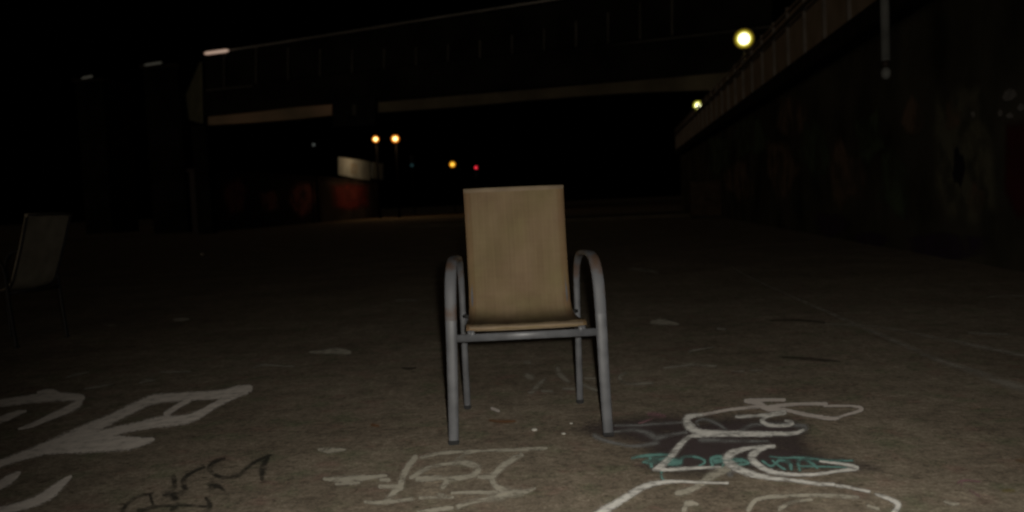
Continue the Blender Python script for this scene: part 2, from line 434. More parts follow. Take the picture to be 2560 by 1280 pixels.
tag(t, 'faded chalky white tag directly in front of the sling chair', 'graffiti')

D = dict(scale=2.844, off=(1400, 940))
t = patch('ground_graffiti', [(40,400),(150,320),(330,270),(560,235),(900,235),(1300,240),(1650,260),(1800,330),(1830,430),(1950,520),(2180,580),(2330,640),(2300,705),(2050,715),(1800,700),(1600,735),(1300,735),(1000,750),(700,735),(540,690),(480,620),(560,560),(440,500),(250,480)],
          PU, **D)
tag(t, 'dark purple painted field under the teal and white tags', 'graffiti')
t = paint('ground_graffiti', [
    [(245,425,40),(330,462,30),(500,496,28),(610,490,30),(690,470,40),(665,430,50),(600,400,40),(520,382,30),(370,400,16)],
    [(690,440,50),(780,420,26),(900,402,26)],
    [(1190,392,30),(1110,335,28),(1020,308,26),(970,325,20),(985,352,14)],
    [(1290,388,34),(1370,350,34),(1500,340,28),(1640,345,32),(1745,365,45),(1700,398,36)],
    [(1000,450,50),(1120,458,34),(1300,462,30),(1480,465,16)],
    [(390,352,16),(560,350,20),(760,335,22),(860,330,16)],
    [(1190,640,70),(1210,700,50)],
], WG, wmul=1.3, **D)
tag(t, 'dim grey looping tag starting at the chair front foot, half under the white letters', 'graffiti')
t = paint('ground_graffiti', [
    [(630,270,30),(690,278,60),(745,285,24)],
    [(560,335,12),(600,325,18),(660,300,12)],
], PK, **D)
tag(t, 'small pink sprayed blob right of the chair front foot', 'graffiti')
t = paint('ground_graffiti', [
    [(515,582,22),(600,568,24),(700,560,26),(790,560,16)],
    [(590,612,14),(650,605,50),(740,600,55),(850,605,50)],
    [(640,580,26),(650,640,30)],
    [(770,625,30),(850,620,40),(870,580,24),(940,572,20),(1010,590,22),(1030,615,20),(990,638,16)],
    [(1085,640,26),(1075,590,30),(1130,572,26),(1170,600,30),(1150,650,24)],
    [(1100,605,50),(1200,600,40),(1290,600,40)],
    [(1290,590,26),(1340,620,24),(1260,632,18)],
    [(1440,605,22),(1500,640,20),(1560,600,30),(1630,615,36),(1645,665,22)],
    [(1510,600,16),(1560,640,18),(1600,665,16)],
    [(1705,670,24),(1695,610,34),(1730,585,34),(1790,620,28),(1830,655,20)],
    [(1490,572,12),(1600,582,14),(1700,580,22),(1900,602,26),(2080,600,12)],
    [(1700,640,18),(1900,645,14),(2040,650,10)],
    [(722,670,18),(722,715,20),(738,740,8)],
], TE, wmul=1.25, **D)
tag(t, 'teal sprayed tag running across the dark purple painted field', 'graffiti')
t = paint('ground_graffiti', [
    [(835,832,36),(910,815,44),(1000,770,44),(1090,700,60),(1190,660,50)],
    [(1340,955,34),(1390,885,28),(1500,860,26),(1700,850,22),(1900,850,26),(2115,865,30)],
    [(1560,948,28),(1650,895,22),(1790,878,14)],
    [(880,960,34),(910,905,34),(975,912,20)],
    [(900,905,40),(940,912,30)],
    [(2190,925,20),(2260,945,24)],
], W3, wmul=1.35, **D)
tag(t, 'faded greenish white strokes along the bottom edge, right of centre', 'graffiti')
t = paint('ground_graffiti', [
    [(900,290,28),(1050,268,18),(1200,240,18),(1440,215,22)],
    [(1320,177,26),(1400,190,42),(1480,232,36),(1600,240,22),(1720,268,24),(1930,302,26),(2020,280,12),(2145,238,24),(2080,214,14),(1880,214,12)],
    [(1330,172,22),(1450,170,24),(1595,170,20)],
    [(1440,226,22),(1600,206,24),(1760,198,20),(1892,198,24)],
], WP, wmul=1.2, **D)
tag(t, 'thin pinkish white upper strokes of the tag on the right of the yard', 'graffiti')
t = paint('ground_graffiti', [
    [(1010,278,16),(930,285,40),(900,318,62),(930,365,60),(1000,398,42),(1200,404,32),(1500,410,32),(1660,408,28),(1730,385,18)],
    [(1255,290,24),(1380,284,20),(1470,275,24),(1600,252,20)],
    [(1600,262,26),(1490,278,32),(1437,312,34),(1470,345,30),(1560,355,22),(1640,345,26),(1650,325,24),(1600,318,12)],
    [(1500,424,18),(1200,420,22),(1000,424,24),(925,432,28),(860,485,42),(790,570,48),(730,630,46),(675,662,28)],
    [(665,664,22),(800,664,26),(960,654,22),(1140,650,18)],
    [(1520,500,28),(1400,505,24),(1300,522,34),(1215,555,56),(1190,595,66),(1240,645,58),(1340,690,50),(1480,722,34),(1650,742,28),(1850,768,26),(1945,772,24)],
    [(1460,506,30),(1390,540,50),(1362,585,52),(1420,640,46),(1520,685,34),(1700,703,24),(1850,695,22),(2000,672,22),(2112,655,30),(2020,628,22),(1850,606,12)],
    [(1970,780,22),(2060,792,20),(2200,822,18)],
    [(2245,840,18),(2340,872,30),(2405,915,42),(2370,980,40)],
    [(1192,762,16),(1000,757,16),(850,750,20),(730,755,28),(620,778,42),(520,830,50),(420,893,52),(300,965,62),(200,1040,66)],
], W2, wmul=1.25, **D)
tag(t, 'bright white sprayed letters with a crescent over the dark purple field', 'graffiti')

E = dict(scale=5.818, off=(1260, 860))
t = paint('ground_graffiti', [
    [(370,705,50),(430,680,80),(490,600,70),(600,505,40)],
    [(780,350,60),(810,440,90),(940,550,50)],
    [(550,685,40),(700,690,30)],
    [(340,460,90),(400,490,90)],
    [(300,260,50),(380,265,50)],
    [(860,650,30),(1010,650,50)],
    [(1180,500,36),(1330,500,40)],
    [(1160,600,50),(1260,640,60),(1350,670,60)],
    [(1780,420,40),(1690,460,60),(1700,530,60),(1800,575,40),(1900,580,50),(2050,575,50),(2150,570,40)],
], WF, wmul=1.3, **E)
tag(t, 'barely visible washed out tag on the asphalt under the sling chair', 'graffiti')
def blob(label, strokes, m, grp='small faded paint marks on the asphalt'):
    tag(paint('paint_mark', strokes, m), label, 'paint mark', grp)
blob('white flat wedge of paint left of the chair, far brighter than the marks near it', [[(775,880,5),(800,880,12),(835,877,20),(872,881,16)]], W3)
blob('pale splash of paint on the asphalt right of the chair arm', [[(1630,806,12),(1655,805,20),(1695,810,7)]], W3)
blob('pale speck of paint far off at the left, above the large white letters', [[(436,799,7),(452,799,11),(472,798,5)]], W3)
blob('faint slanting dash nearest behind the hooked white letter', [[(165,943,6),(190,937,13),(220,930,7)]], WF)
blob('faint thin dash between the hooked letter and the largest letter', [[(212,972,8),(245,966,11),(282,960,6)]], WF)
blob('faint pinkish dab just behind the largest white letter', [[(350,956,8),(368,951,15),(384,950,9)]], WF)
blob('faint thin arc of paint right of the tip of the largest letter', [[(632,920,5),(655,912,10),(690,914,6),(735,916,4)]], WF)
blob('very faint long thin streak above the largest white letter', [[(400,930,5),(440,930,7),(475,929,5)]], WF)
blob('small faint dab at the far left, beside the far pale speck', [[(260,812,5),(275,813,7),(290,812,4)]], WF)
blob('faint streak in the dark left of the chair arm', [[(990,751,5),(1015,750,7),(1045,751,5)]], WF)
blob('faint reddish patch of paint far off right of the chair arm', [[(1570,672,6),(1605,674,14),(1645,682,8)]], WF)
blob('small round pale dab right of the pale splash', [[(1794,821,8),(1812,822,11)]], WF)
blob('pair of olive dashes right of the chair front leg', [[(1832,928,5),(1858,928,9)],[(1876,926,5),(1905,926,8)]], WF)
blob('faint angled stroke right of the chair seat', [[(1722,879,8),(1745,874,7),(1785,868,3)]], WF)
blob('broad faint smear in front of the pair of olive dashes', [[(1660,920,8),(1730,912,12),(1790,916,8)]], WF)
blob('pale chalky dab left of the chalky tag', [[(798,1124,10),(825,1126,18),(862,1124,7)]], W3)
blob('tiny orange dot left of the chair front leg', [[(930,1062,9),(945,1064,12)]], OR)
blob('reddish smear between the chair front legs', [[(1225,1051,6),(1255,1054,12),(1288,1053,6)]], OR)
blob('tiny pinkish dot between the chair legs', [[(1230,1021,7),(1246,1027,8)]], WP)
blob('pink angular squiggle near the right edge in front', [[(2395,1207,7),(2412,1201,8),(2450,1204,5)],[(2405,1206,6),(2403,1216,5)],[(2424,1225,7),(2438,1234,10),(2450,1242,4)]], PK)
blob('yellow dab near the bottom right corner', [[(2508,1227,8),(2534,1227,10)]], YE)
blob('orange dab cut by the right edge', [[(2540,1150,8),(2575,1153,18)]], OR)
blob('pale dab low at the bottom right, below the pink squiggle', [[(2362,1254,6),(2380,1259,11),(2396,1260,7)]], W3)
blob('dark tar streak on the asphalt right of the chair', [[(1955,893,4),(2010,896,11),(2060,900,10),(2100,904,4)]], TA)
blob('short dark tar spot left of the chair leg', [[(1005,919,4),(1022,922,9),(1040,919,4)]], TA)
blob('dark streak far off right, behind the tar streak', [[(1925,802,4),(1990,800,7),(2060,806,8)]], TA)
LN = paint_mat('worn_line_paint', (0.42, 0.39, 0.33), cover=0.6, wear=0.5, edge=0.9, scale=8)
tag(paint('painted_line', [[(1830,668,5),(1900,705,7),(2080,785,10),(2220,845,15),(2350,900,20),(2480,945,28),(2640,1000,34)]], LN),
    'worn pale line running from far off to the right edge, the nearer of the two', 'painted line', 'worn pale lines on the asphalt')
tag(paint('painted_line', [[(2060,810,4),(2200,818,7),(2330,842,10),(2460,868,14),(2640,905,18)],[(2420,832,6),(2520,836,7)]], LN),
    'worn pale line at the right edge, the farther of the two', 'painted line', 'worn pale lines on the asphalt')
blob('thin pale dash in the dark at the right edge', [[(2470,742,3),(2530,740,5),(2600,741,5)]], WF)

M_peb = mat('white_pebble', (0.34, 0.33, 0.29), vary=0.2, scale=30)
for px, py, r, lb in ((1336, 1077, 0.010, 'small flat white pebble between the chair front legs'), (1409, 1086, 0.007, 'tiny round white pebble left of the chair right front foot'),
                      (1428, 1060, 0.006, 'tiny dim pebble just behind the round white pebble'), (506, 637, 0.035, 'lone grey stone far off in the dark at the left')):
    p = ground(px, py); bm = bmesh.new()
    bmesh.ops.create_icosphere(bm, subdivisions=2, radius=r)
    for v in bm.verts:
        v.co *= 1 + 0.25 * noise.noise(v.co * (1.5 / r) + Vector((px, 0, 0))); v.co.x *= 1.3; v.co.z *= 0.6
    o = obj('pebble', bm, M_peb, smooth=True); o.location = (p.x, p.y, r * 0.45)
    tag(o, lb, 'pebble', 'pale stones on the asphalt')

# ------------------------------------------------------------------ the sling chair
def make_chair(loc, rz, label):
    t = empty('sling_chair', loc, label, 'chair', 'sling armchairs in the yard', rz)
    X = (1, 0, 0)
    for s in (-1, 1):
        path = [(s*.281,-.275,.010),(s*.276,-.275,.16),(s*.272,-.275,.34),(s*.270,-.274,.45),(s*.268,-.268,.535),(s*.266,-.250,.590),(s*.263,-.218,.630),(s*.260,-.17,.652),
                (s*.256,-.09,.660),(s*.250,.00,.657),(s*.245,.09,.648),(s*.242,.155,.625),(s*.240,.20,.585),(s*.239,.222,.52),(s*.239,.232,.42),(s*.239,.25,.22),(s*.239,.272,.012)]
        wid = [.037,.039,.041,.042,.043,.043,.042,.041,.040,.038,.034,.030,.027,.026,.026,.027,.028]
        pp = catmull([(*p, w) for p, w in zip(path, wid)], 6)
        a, b = 3*6, 13*6
        def seg(i0, i1, nm, m):
            bm = bmesh.new(); q = pp[i0:i1+1]
            sweep(bm, [p[:3] for p in q], [(p[3], min(.022, p[3]*.7)) for p in q], X, caps=False)
            return obj(nm, bm, m, t, True)
        f_leg = seg(0, a, 'leg', M_frame); seg(a, b, 'armrest', M_arm); r_leg = seg(b, len(pp)-1, 'leg', M_frame)
        for leg, (x, y, w) in ((f_leg, (s*.281, -.275, .040)), (r_leg, (s*.239, .272, .031))):
            bm = bmesh.new(); bev_box(bm, (x-w/2, y-.014, 0), (x+w/2, y+.014, .016), .003)
            obj('foot_cap', bm, M_rubber, leg)
    # cross bars
    bm = bmesh.new(); sweep(bm, [(-.253,-.272,.384),(.253,-.272,.384)], (.016,.029), (0,1,0)); obj('front_crossbar', bm, M_frame, t, True)
    bm = bmesh.new(); sweep(bm, [(-.228,.235,.384),(.228,.235,.384)], (.016,.026), (0,1,0)); obj('rear_crossbar', bm, M_frame, t, True)
    # sling rails: top of the back, down, forward under the seat edge, curled to the crossbar
    prof = [(.415,.925),(.385,.84),(.345,.72),(.300,.60),(.262,.505),(.238,.455),(.205,.418),(.155,.400),(.08,.395),(-.05,.400),(-.17,.412),(-.235,.420),(-.262,.414),(-.276,.400)]
    pr = catmull(prof, 6)
    def half(i): 
        q = i / (len(pr)-1)
        return .2135 - .012 * math.sin(math.pi * min(q * 1.5, 1)) * 0.6 + (-.008 if .3 < q < .6 else 0) * 0
    for s in (-1, 1):
        bm = bmesh.new()
        sweep(bm, [(s*(half(i)-.008), y, z-.004) for i, (y, z) in enumerate(pr)], (.018,.018), (1,0,0), 10, 2.0)
        obj('sling_rail', bm, M_frame, t, True)
    bm = bmesh.new(); sweep(bm, [(-.205,.417,.920),(.205,.417,.920)], (.016,.016), (0,1,0), 10, 2.0); obj('top_rail', bm, M_frame, t, True)
    # fabric
    bm = bmesh.new(); uvl = bm.loops.layers.uv.new('UVMap'); nu = 18; rows = []
    for i, (y, z) in enumerate(pr[:-3]):
        a, b = pr[max(i-1, 0)], pr[min(i+1, len(pr)-1)]
        ty, tz = b[0]-a[0], b[1]-a[1]; l = math.hypot(ty, tz); ny, nzv = -(-tz/l), -(ty/l)
        # normal pointing to the sitter (towards -y on the back, +z on the seat)
        ny, nzv = tz/l, -ty/l
        q = i / (len(pr)-4); hw = half(i) + .004
        row = []
        for k in range(nu + 1):
            u = k / nu * 2 - 1; sag = .016 * (1 - u*u) * math.sin(math.pi * min(1, max(0, q*1.05)))
            wr = .0012 * math.sin(u * 13 + q * 3) * math.sin(q * 20)
            row.append(bm.verts.new((hw*u, y - ny*(sag+wr) + ny*.007, z - nzv*(sag+wr) + nzv*.007)))
        rows.append((row, q))
    for (a, qa), (b, qb) in zip(rows, rows[1:]):
        for k in range(nu):
            f = bm.faces.new((a[k], b[k], b[k+1], a[k+1]))
            for lp, (uu, vv) in zip(f.loops, ((k, qa), (k, qb), (k+1, qb), (k+1, qa))): lp[uvl].uv = (uu/nu * .42, vv * 1.1)
    me = bpy.data.meshes.new('sling_seat'); bmesh.ops.recalc_face_normals(bm, faces=bm.faces); bm.to_mesh(me); bm.free()
    for p in me.polygons: p.use_smooth = True
    o = link('sling_seat', me, M_fabric, t)
    md = o.modifiers.new('s', 'SOLIDIFY'); md.thickness = .003; md.offset = 0
    # stitched hems wrapping the top rail and the seat front
    hs = []
    bm = bmesh.new(); uvl = bm.loops.layers.uv.new('UVMap')
    sweep(bm, [(-.217,.411,.918),(-.1,.411,.919),(.1,.411,.919),(.217,.411,.918)], (.020,.026), (0,1,0), 12, 2.4)
    obj('hem', bm, M_hem, o, True)
    bm = bmesh.new(); bm.loops.layers.uv.new('UVMap')
    sweep(bm, [(-.205,-.262,.415),(-.1,-.262,.413),(.1,-.262,.413),(.205,-.262,.415)], (.026,.020), (0,1,0), 12, 2.2)
    obj('hem', bm, M_hem, o, True)
    # ends of the rails dropping onto the crossbar, with their bolts
    for s in (-1, 1):
        bm = bmesh.new(); sweep(bm, [(s*.196,-.262,.412),(s*.196,-.270,.400),(s*.196,-.272,.386)], (.020,.018), (1,0,0), 10, 2.2); obj('rail_end', bm, M_frame, t, True)
        bm = bmesh.new(); cyl(bm, (s*.214,.21,.40), (s*.236,.228,.40), .008); obj('bolt', bm, M_rubber, t, True)
    return t
cb = ground(1324.5, 1095)
c1 = make_chair((0.032, 3.445, 0), R(1.9), 'tan sling armchair with grey metal frame standing alone in the middle of the yard')
def copy_tree(o, parent=None):
    c = o.copy(); sc.collection.objects.link(c); c.parent = parent
    for ch in list(o.children): copy_tree(ch, c)
    return c
c2 = copy_tree(c1); pc = at(104, 620, 6.35); c2.location = (pc.x - .315, 6.44, 0); c2.rotation_euler.z = R(-105)
M_frame2 = mat('darkened_frame_coat', (0.022, 0.021, 0.020), rough=0.6)  # frame copy with the lack of light put into its colour
for ch in c2.children:
    if ch.name.split('.')[0] != 'sling_seat':
        ch.data = ch.data.copy(); ch.data.materials.clear(); ch.data.materials.append(M_frame2)
M_fab2 = mat('far_sling_fabric', (0.27, 0.235, 0.175), vary=0.2, scale=8)  # cloth copy retuned in tone for the weak light reaching it
for ch in c2.children:
    if ch.name.split('.')[0] == 'sling_seat':
        for q in [ch] + list(ch.children): q.data = q.data.copy(); q.data.materials.clear(); q.data.materials.append(M_fab2)
c2['label'] = 'second sling armchair with a frame darkened as if unlit, dim, seen from behind at the left edge'

# ------------------------------------------------------------------ right: retaining wall with raised walkway, railing, lamps
WX, WS = 3.55, 0.1144
ang = -math.atan(WS)
MW = Matrix.Translation((WX, 0, 0)) @ Matrix.Rotation(ang, 4, 'Z')   # local y runs along the wall, local x away from the yard
def wl_pt(y, x=0, z=0): return MW @ Vector((x, y, z))
Y0, Y1 = -3.0, 49.0
w = empty('retaining_wall', wl_pt(0), 'long stained concrete retaining wall along the right side of the yard', 'wall', rz=ang)
WI = MW.inverted()
def local(bm): return bm
bm = bmesh.new()
ns, nz_ = 104, 6
for (xx) in (0.30,):
    grid = [[bm.verts.new((xx + 0.012*noise.noise(Vector((i*.7, j*.9, 0))), Y0 + (Y1-Y0)*i/ns, 3.0*j/nz_)) for j in range(nz_+1)] for i in range(ns+1)]
    for i in range(ns):
        for j in range(nz_): bm.faces.new((grid[i][j], grid[i+1][j], grid[i+1][j+1], grid[i][j+1]))
add_box(bm, (0.33, Y0, 0), (0.9, Y1, 2.998))
obj('wall_face', bm, M_wall, w)
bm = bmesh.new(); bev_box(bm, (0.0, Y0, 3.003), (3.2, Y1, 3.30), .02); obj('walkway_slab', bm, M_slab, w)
for k in range(0):
    y = 2.5 + k * 5.4; bm = bmesh.new(); bev_box(bm, (0.14, y, 0), (0.296, y + .45, 2.999), .015); obj('buttress', bm, M_wall, w)
# graffiti sprayed on the wall: thin sheets just proud of its face
def wall_paint(nm, pts_px, m, x=0.275, parent=w):
    """outline traced against the wall plane (its own real place on the wall)"""
    out = []
    for px, py in pts_px:
        d = WI.to_3x3() @ ray(px, py); o0 = WI @ Vector((0, 0, CAM_H)); tt = (x - o0.x) / d.x
        out.append(o0 + d * tt)
    c = sum(out, Vector()) / len(out); bm = bmesh.new(); uvl = bm.loops.layers.uv.new('UVMap')
    vo = [bm.verts.new(p) for p in out]; vi = [bm.verts.new(c + (p - c) * .7) for p in out]; n = len(out)
    for i in range(n):
        f = bm.faces.new((vo[i], vo[(i+1) % n], vi[(i+1) % n], vi[i]))
        for lp, v in zip(f.loops, (1, 1, .3, .3)): lp[uvl].uv = (0, v)
    f = bm.faces.new(vi)
    for lp in f.loops: lp[uvl].uv = (0, .3)
    me = bpy.data.meshes.new(nm); bm.to_mesh(me); bm.free()
    o = link(nm, me, m, parent); return o
G_ol = paint_mat('olive_wall_paint', (0.12, 0.115, 0.075), cover=0.8, wear=0.45, edge=0.6, scale=3)
G_rd = paint_mat('red_wall_paint', (0.06, 0.009, 0.009), cover=0.85, wear=0.35, edge=0.6, scale=3)
G_wh = paint_mat('white_wall_paint', (0.21, 0.20, 0.185), cover=0.85, wear=0.3, edge=0.7, scale=6)
G_pu = paint_mat('purple_wall_paint', (0.05, 0.03, 0.06), cover=0.6, wear=0.4, edge=0.8, scale=3)
o = wall_paint('graffiti', [(2330,215),(2390,200),(2455,195),(2462,290),(2490,330),(2500,420),(2500,540),(2440,590),(2360,560),(2330,470),(2325,330)], G_ol, 0.280); o['label'] = 'tall olive painted figure'
o = wall_paint('graffiti', [(2510,300),(2600,280),(2660,400),(2640,540),(2540,560),(2505,480)], G_rd, 0.276); o['label'] = 'dark red painted patch'
for i, q in enumerate([[(2502,245),(2510,225),(2528,217),(2543,226),(2545,240),(2530,252),(2512,256)], [(2492,282),(2500,270),(2508,280),(2505,292),(2496,294)],
          [(2512,288),(2525,278),(2536,288),(2532,296),(2518,297)], [(2540,270),(2550,256),(2563,262),(2562,276),(2548,280)], [(2424,282),(2434,276),(2440,288),(2432,298)]]):
    o = wall_paint('graffiti', q, G_wh, 0.272 - i*.001); o['label'] = 'pale grey painted bubble'
o = wall_paint('graffiti', [(2260,590),(2350,575),(2480,590),(2470,640),(2380,660),(2270,650)], G_pu, 0.279); o['label'] = 'faint purple painted patch'
o = wall_paint('graffiti', [(1740,468),(1800,455),(1828,465),(1830,540),(1760,545),(1742,530)], G_ol, 0.12); o['label'] = 'brownish painted patch at the far end'
bpy.data.objects.remove(o)

G_br = paint_mat('brown_wall_paint', (0.16, 0.11, 0.07), cover=0.8, wear=0.5, edge=0.8, scale=2)
G_gr = paint_mat('green_wall_paint', (0.08, 0.11, 0.06), cover=0.8, wear=0.5, edge=0.8, scale=2)
G_dk = paint_mat('black_wall_paint', (0.012, 0.011, 0.014), cover=0.9, wear=0.3, edge=0.7, scale=3)
rw = random.Random(3)
for k, (cx_, cy_, rx, ry, mm, lb) in enumerate([
        (1795, 385, 38, 60, G_gr, 'green painted letter'), (1850, 455, 40, 55, G_br, 'brown painted letter'), (1880, 350, 45, 55, G_gr, 'green painted swirl'),
        (1950, 420, 50, 75, G_br, 'brown painted face'), (1985, 300, 40, 55, G_br, 'brown painted smear under the slab'), (2040, 360, 45, 70, G_gr, 'green painted block'),
        (2110, 440, 50, 90, G_br, 'brown painted figure'), (2180, 330, 40, 70, G_gr, 'green painted arch'), (2240, 470, 48, 95, G_gr, 'green painted column'),
        (2285, 290, 30, 55, G_br, 'brown painted wedge'), (2395, 420, 16, 60, G_dk, 'dark painted gap in the olive figure'), (2380, 290, 26, 40, G_br, 'brown painted spot'),
        (2440, 500, 26, 45, G_br, 'brown painted foot'), (2080, 560, 50, 40, G_pu, 'purple painted smear'), (2180, 600, 40, 30, G_pu, 'purple painted base')]):
    pl = []
    for q in range(11):
        a = 2*math.pi*q/11; f = 1 + rw.uniform(-.35, .35)
        pl.append((cx_ + rx*f*math.cos(a), cy_ + ry*f*math.sin(a)))
    o = wall_paint('graffiti', pl, mm, 0.265 - k*.0012); o['label'] = lb

rl = empty('walkway_railing', wl_pt(0, 0.04, 3.3), 'railing of pale posts and rusty panels with a dark middle rail, on the retaining wall', 'railing', rz=ang)
bm = bmesh.new(); sweep(bm, [(0, Y0, 1.06), (0, Y1, 1.06)], (.06, .05), (1,0,0), 10, 2.2); obj('top_rail', bm, M_panel, rl)
bm = bmesh.new(); sweep(bm, [(-.07, Y0, .80), (-.07, Y1, .80)], (.075, .075), (1,0,0), 10, 2.0); obj('middle_rail', bm, M_darkrail, rl)
yk = 13.3 - 1.5 * 10
while yk < Y1:
    bm = bmesh.new(); bev_box(bm, (-.03, yk-.03, 0), (.03, yk+.03, 1.14), .006); obj('post', bm, M_post, rl)
    bm = bmesh.new(); add_box(bm, (.034, yk+.02, .02), (.044, yk+1.48, 1.02)); obj('panel', bm, M_panel, rl)
    yk += 1.5

M_globe = emit_mat('globe_lamp_glass', [(0,6,5.8,4.2),(.12,3,2.8,1.5),(.20,.9,.85,.22),(.30,.46,.37,.01),(.5,.09,.06,.008),(1,.010,.007,.003)])
M_globe2 = emit_mat('globe_lamp_glass_greenish', [(0,5,5.0,3.2),(.14,2,2.0,.7),(.24,.7,.68,.06),(.4,.24,.22,.008),(.75,.06,.05,.005),(1,.01,.01,.003)])
def globe_lamp(px, py, Y, m, label, rr, base_z=3.3):
    p = at(px, py, Y)
    t = empty('street_lamp', (p.x, p.y, base_z), label, 'street lamp', 'lamps along the raised walkway')
    h = p.z - base_z
    bm = bmesh.new(); cyl(bm, (0,0,0), (0,0,h-rr*.9), .06, .04); obj('pole', bm, M_lampost, t, True)
    bm = bmesh.new(); cyl(bm, (0,0,h-rr*1.05), (0,0,h-rr*.8), .09, .12); obj('collar', bm, M_lampost, t, True)
    bm = bmesh.new(); ball(bm, (0,0,h), rr, seg=32); obj('globe', bm, m, t, True)
globe_lamp(1860, 97, 29.0, M_globe, 'nearer and larger yellowish globe lamp glowing above the railing', .33)
globe_lamp(1745, 264, 48.0, M_globe2, 'farther and smaller greenish globe lamp at the far end of the railing', .28)

# downpipe clamped to the slab edge
p = at(2219, 187, 10.9)
q = at(2217, 0, 10.9)
dp = empty('downpipe', (p.x-.02, 10.9, p.z), 'grey steel downpipe with a rounded end hanging in front of the retaining wall', 'pipe')
bm = bmesh.new(); cyl(bm, (0,0,.17), (-.0,0,3.4), .055, n=20); obj('pipe', bm, M_pipe, dp, True)
bm = bmesh.new(); cyl(bm, (0,0,.09), (0,0,.168), .048, n=20); obj('collar', bm, M_darkrail, dp, True)
bm = bmesh.new(); ball(bm, (0,0,.02), .062, sz=1.25, seg=20); obj('end_cap', bm, M_pipe, dp, True)
for zz in (.95, 1.75):
    bm = bmesh.new(); bev_box(bm, (-.065,-.065,zz), (.40,.065,zz+.05), .006); obj('clamp', bm, M_darkrail, dp)

# utility cabinet at the far foot of the wall
cbt = empty('utility_cabinet', (6.95, 31.5, 0), 'brown utility cabinet at the far foot of the retaining wall', 'cabinet', rz=ang)
M_cab = mat('brown_cabinet', spec=0.0, col=(0.045, 0.033, 0.022), vary=0.3, scale=3)
bm = bmesh.new(); bev_box(bm, (-.55,-.3,.08), (.55,.3,1.25), .02); obj('housing', bm, M_cab, cbt)
bm = bmesh.new(); bev_box(bm, (-.60,-.35,1.252), (.60,.35,1.31), .02); obj('lid', bm, M_cab, cbt)
for s in (-1, 1):
    bm = bmesh.new(); bev_box(bm, (s*.26-.24,-.318,.14), (s*.26+.24,-.302,1.2), .006); dd = obj('door', bm, M_cab, cbt)
    bm = bmesh.new(); bev_box(bm, (s*.06-.012,-.34,.6), (s*.06+.012,-.319,.75), .004); obj('handle', bm, M_black, dd)
bm = bmesh.new(); add_box(bm, (-.5,-.26,0), (.5,.26,.078)); obj('plinth', bm, M_slab, cbt)

# ------------------------------------------------------------------ footbridge
def BD(px): return 40.5 + (px - 520) * (34.6 - 40.5) / (1760 - 520)
def bslab(poly, depth, m, name, parent, push=0.0):
    """front outline on the bridge's oblique face, with real depth behind it"""
    bm = bmesh.new()
    f = [at(x, y, BD(x) + push) - BR for x, y in poly]; dv = Vector((.15, 1, 0)) * depth
    a = [bm.verts.new(p) for p in f]; b = [bm.verts.new(p + dv) for p in f]; n = len(f)
    bm.faces.new(a); bm.faces.new(b[::-1])
    for i in range(n): bm.faces.new((a[i], a[(i+1) % n], b[(i+1) % n], b[i]))
    return obj(name, bm, m, parent)
BR = at(520, 570, 40.5); BR.z = 0
br = empty('footbridge', BR, 'dark covered footbridge crossing the background above the far street', 'bridge')
M_beamL = mat('lamplit_tone_beam', spec=0.0, col=(0.48, 0.31, 0.21), vary=0.5, scale=0.3, col2=(0.16, 0.14, 0.10), detail=3)  # lamplight on the left span painted in as a lighter orange tone
M_beamR = mat('grey_beam', spec=0.0, col=(0.10, 0.088, 0.062), vary=0.4, scale=0.6)
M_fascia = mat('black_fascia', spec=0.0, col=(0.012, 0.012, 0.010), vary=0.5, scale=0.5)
M_rail = mat('grey_rail', (0.24, 0.235, 0.225), vary=0.45, scale=0.5, rough=0.6)
M_seam = mat('dim_trim', spec=0.0, col=(0.075, 0.072, 0.062), vary=0.4, scale=0.6)
bslab([(520,313),(520,292),(640,280),(740,268),(830,261),(830,288),(740,298),(640,306)], 0.5, M_beamL, 'girder', br)
bslab([(940,282),(940,256),(1140,239),(1320,224),(1560,204),(1762,186),(1930,171),(1930,217),(1762,226),(1560,233),(1320,251),(1140,268)], 0.5, M_beamR, 'girder', br)
bslab([(832,318),(832,252),(938,243),(938,312)], 0.9, M_black, 'bearing_box', br, -0.25)
bslab([(880,288),(880,262),(891,261),(891,287)], 0.04, M_seam, 'cover_plate', br, -0.30)
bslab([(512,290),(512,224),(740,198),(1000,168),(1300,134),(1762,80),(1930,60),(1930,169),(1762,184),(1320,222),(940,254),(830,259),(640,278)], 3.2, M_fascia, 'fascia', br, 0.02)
bslab([(512,228),(512,224),(740,202),(740,205)], 0.06, M_seam, 'trim', br, -0.06)
bslab([(740,205),(740,202),(1000,172),(1300,138),(1762,84),(1930,64),(1930,68),(1762,88),(1300,142),(1000,175)], 0.06, M_seam, 'trim', br, -0.06)
bslab([(512,222),(512,140),(1350,12),(1930,-78),(1930,58),(1762,78),(1300,132),(1000,166),(740,196)], 0.06, M_fascia, 'parapet_panel', br, 0.25)
bslab([(512,137),(512,132),(700,104),(1000,57),(1350,2),(1930,-88),(1930,-83),(1350,6),(1000,61),(700,108)], 0.08, M_rail, 'handrail', br, 0.1)
for i in range(15):
    x = 560 + i * 80; yt = 132 - (x-512)*.155 + 6; yb = 224 - (x-512)*.1155 + 0
    bslab([(x-2,yt),(x+2,yt),(x+2,yb),(x-2,yb)], 0.08, M_seam, 'railing_post', br, 0.12)
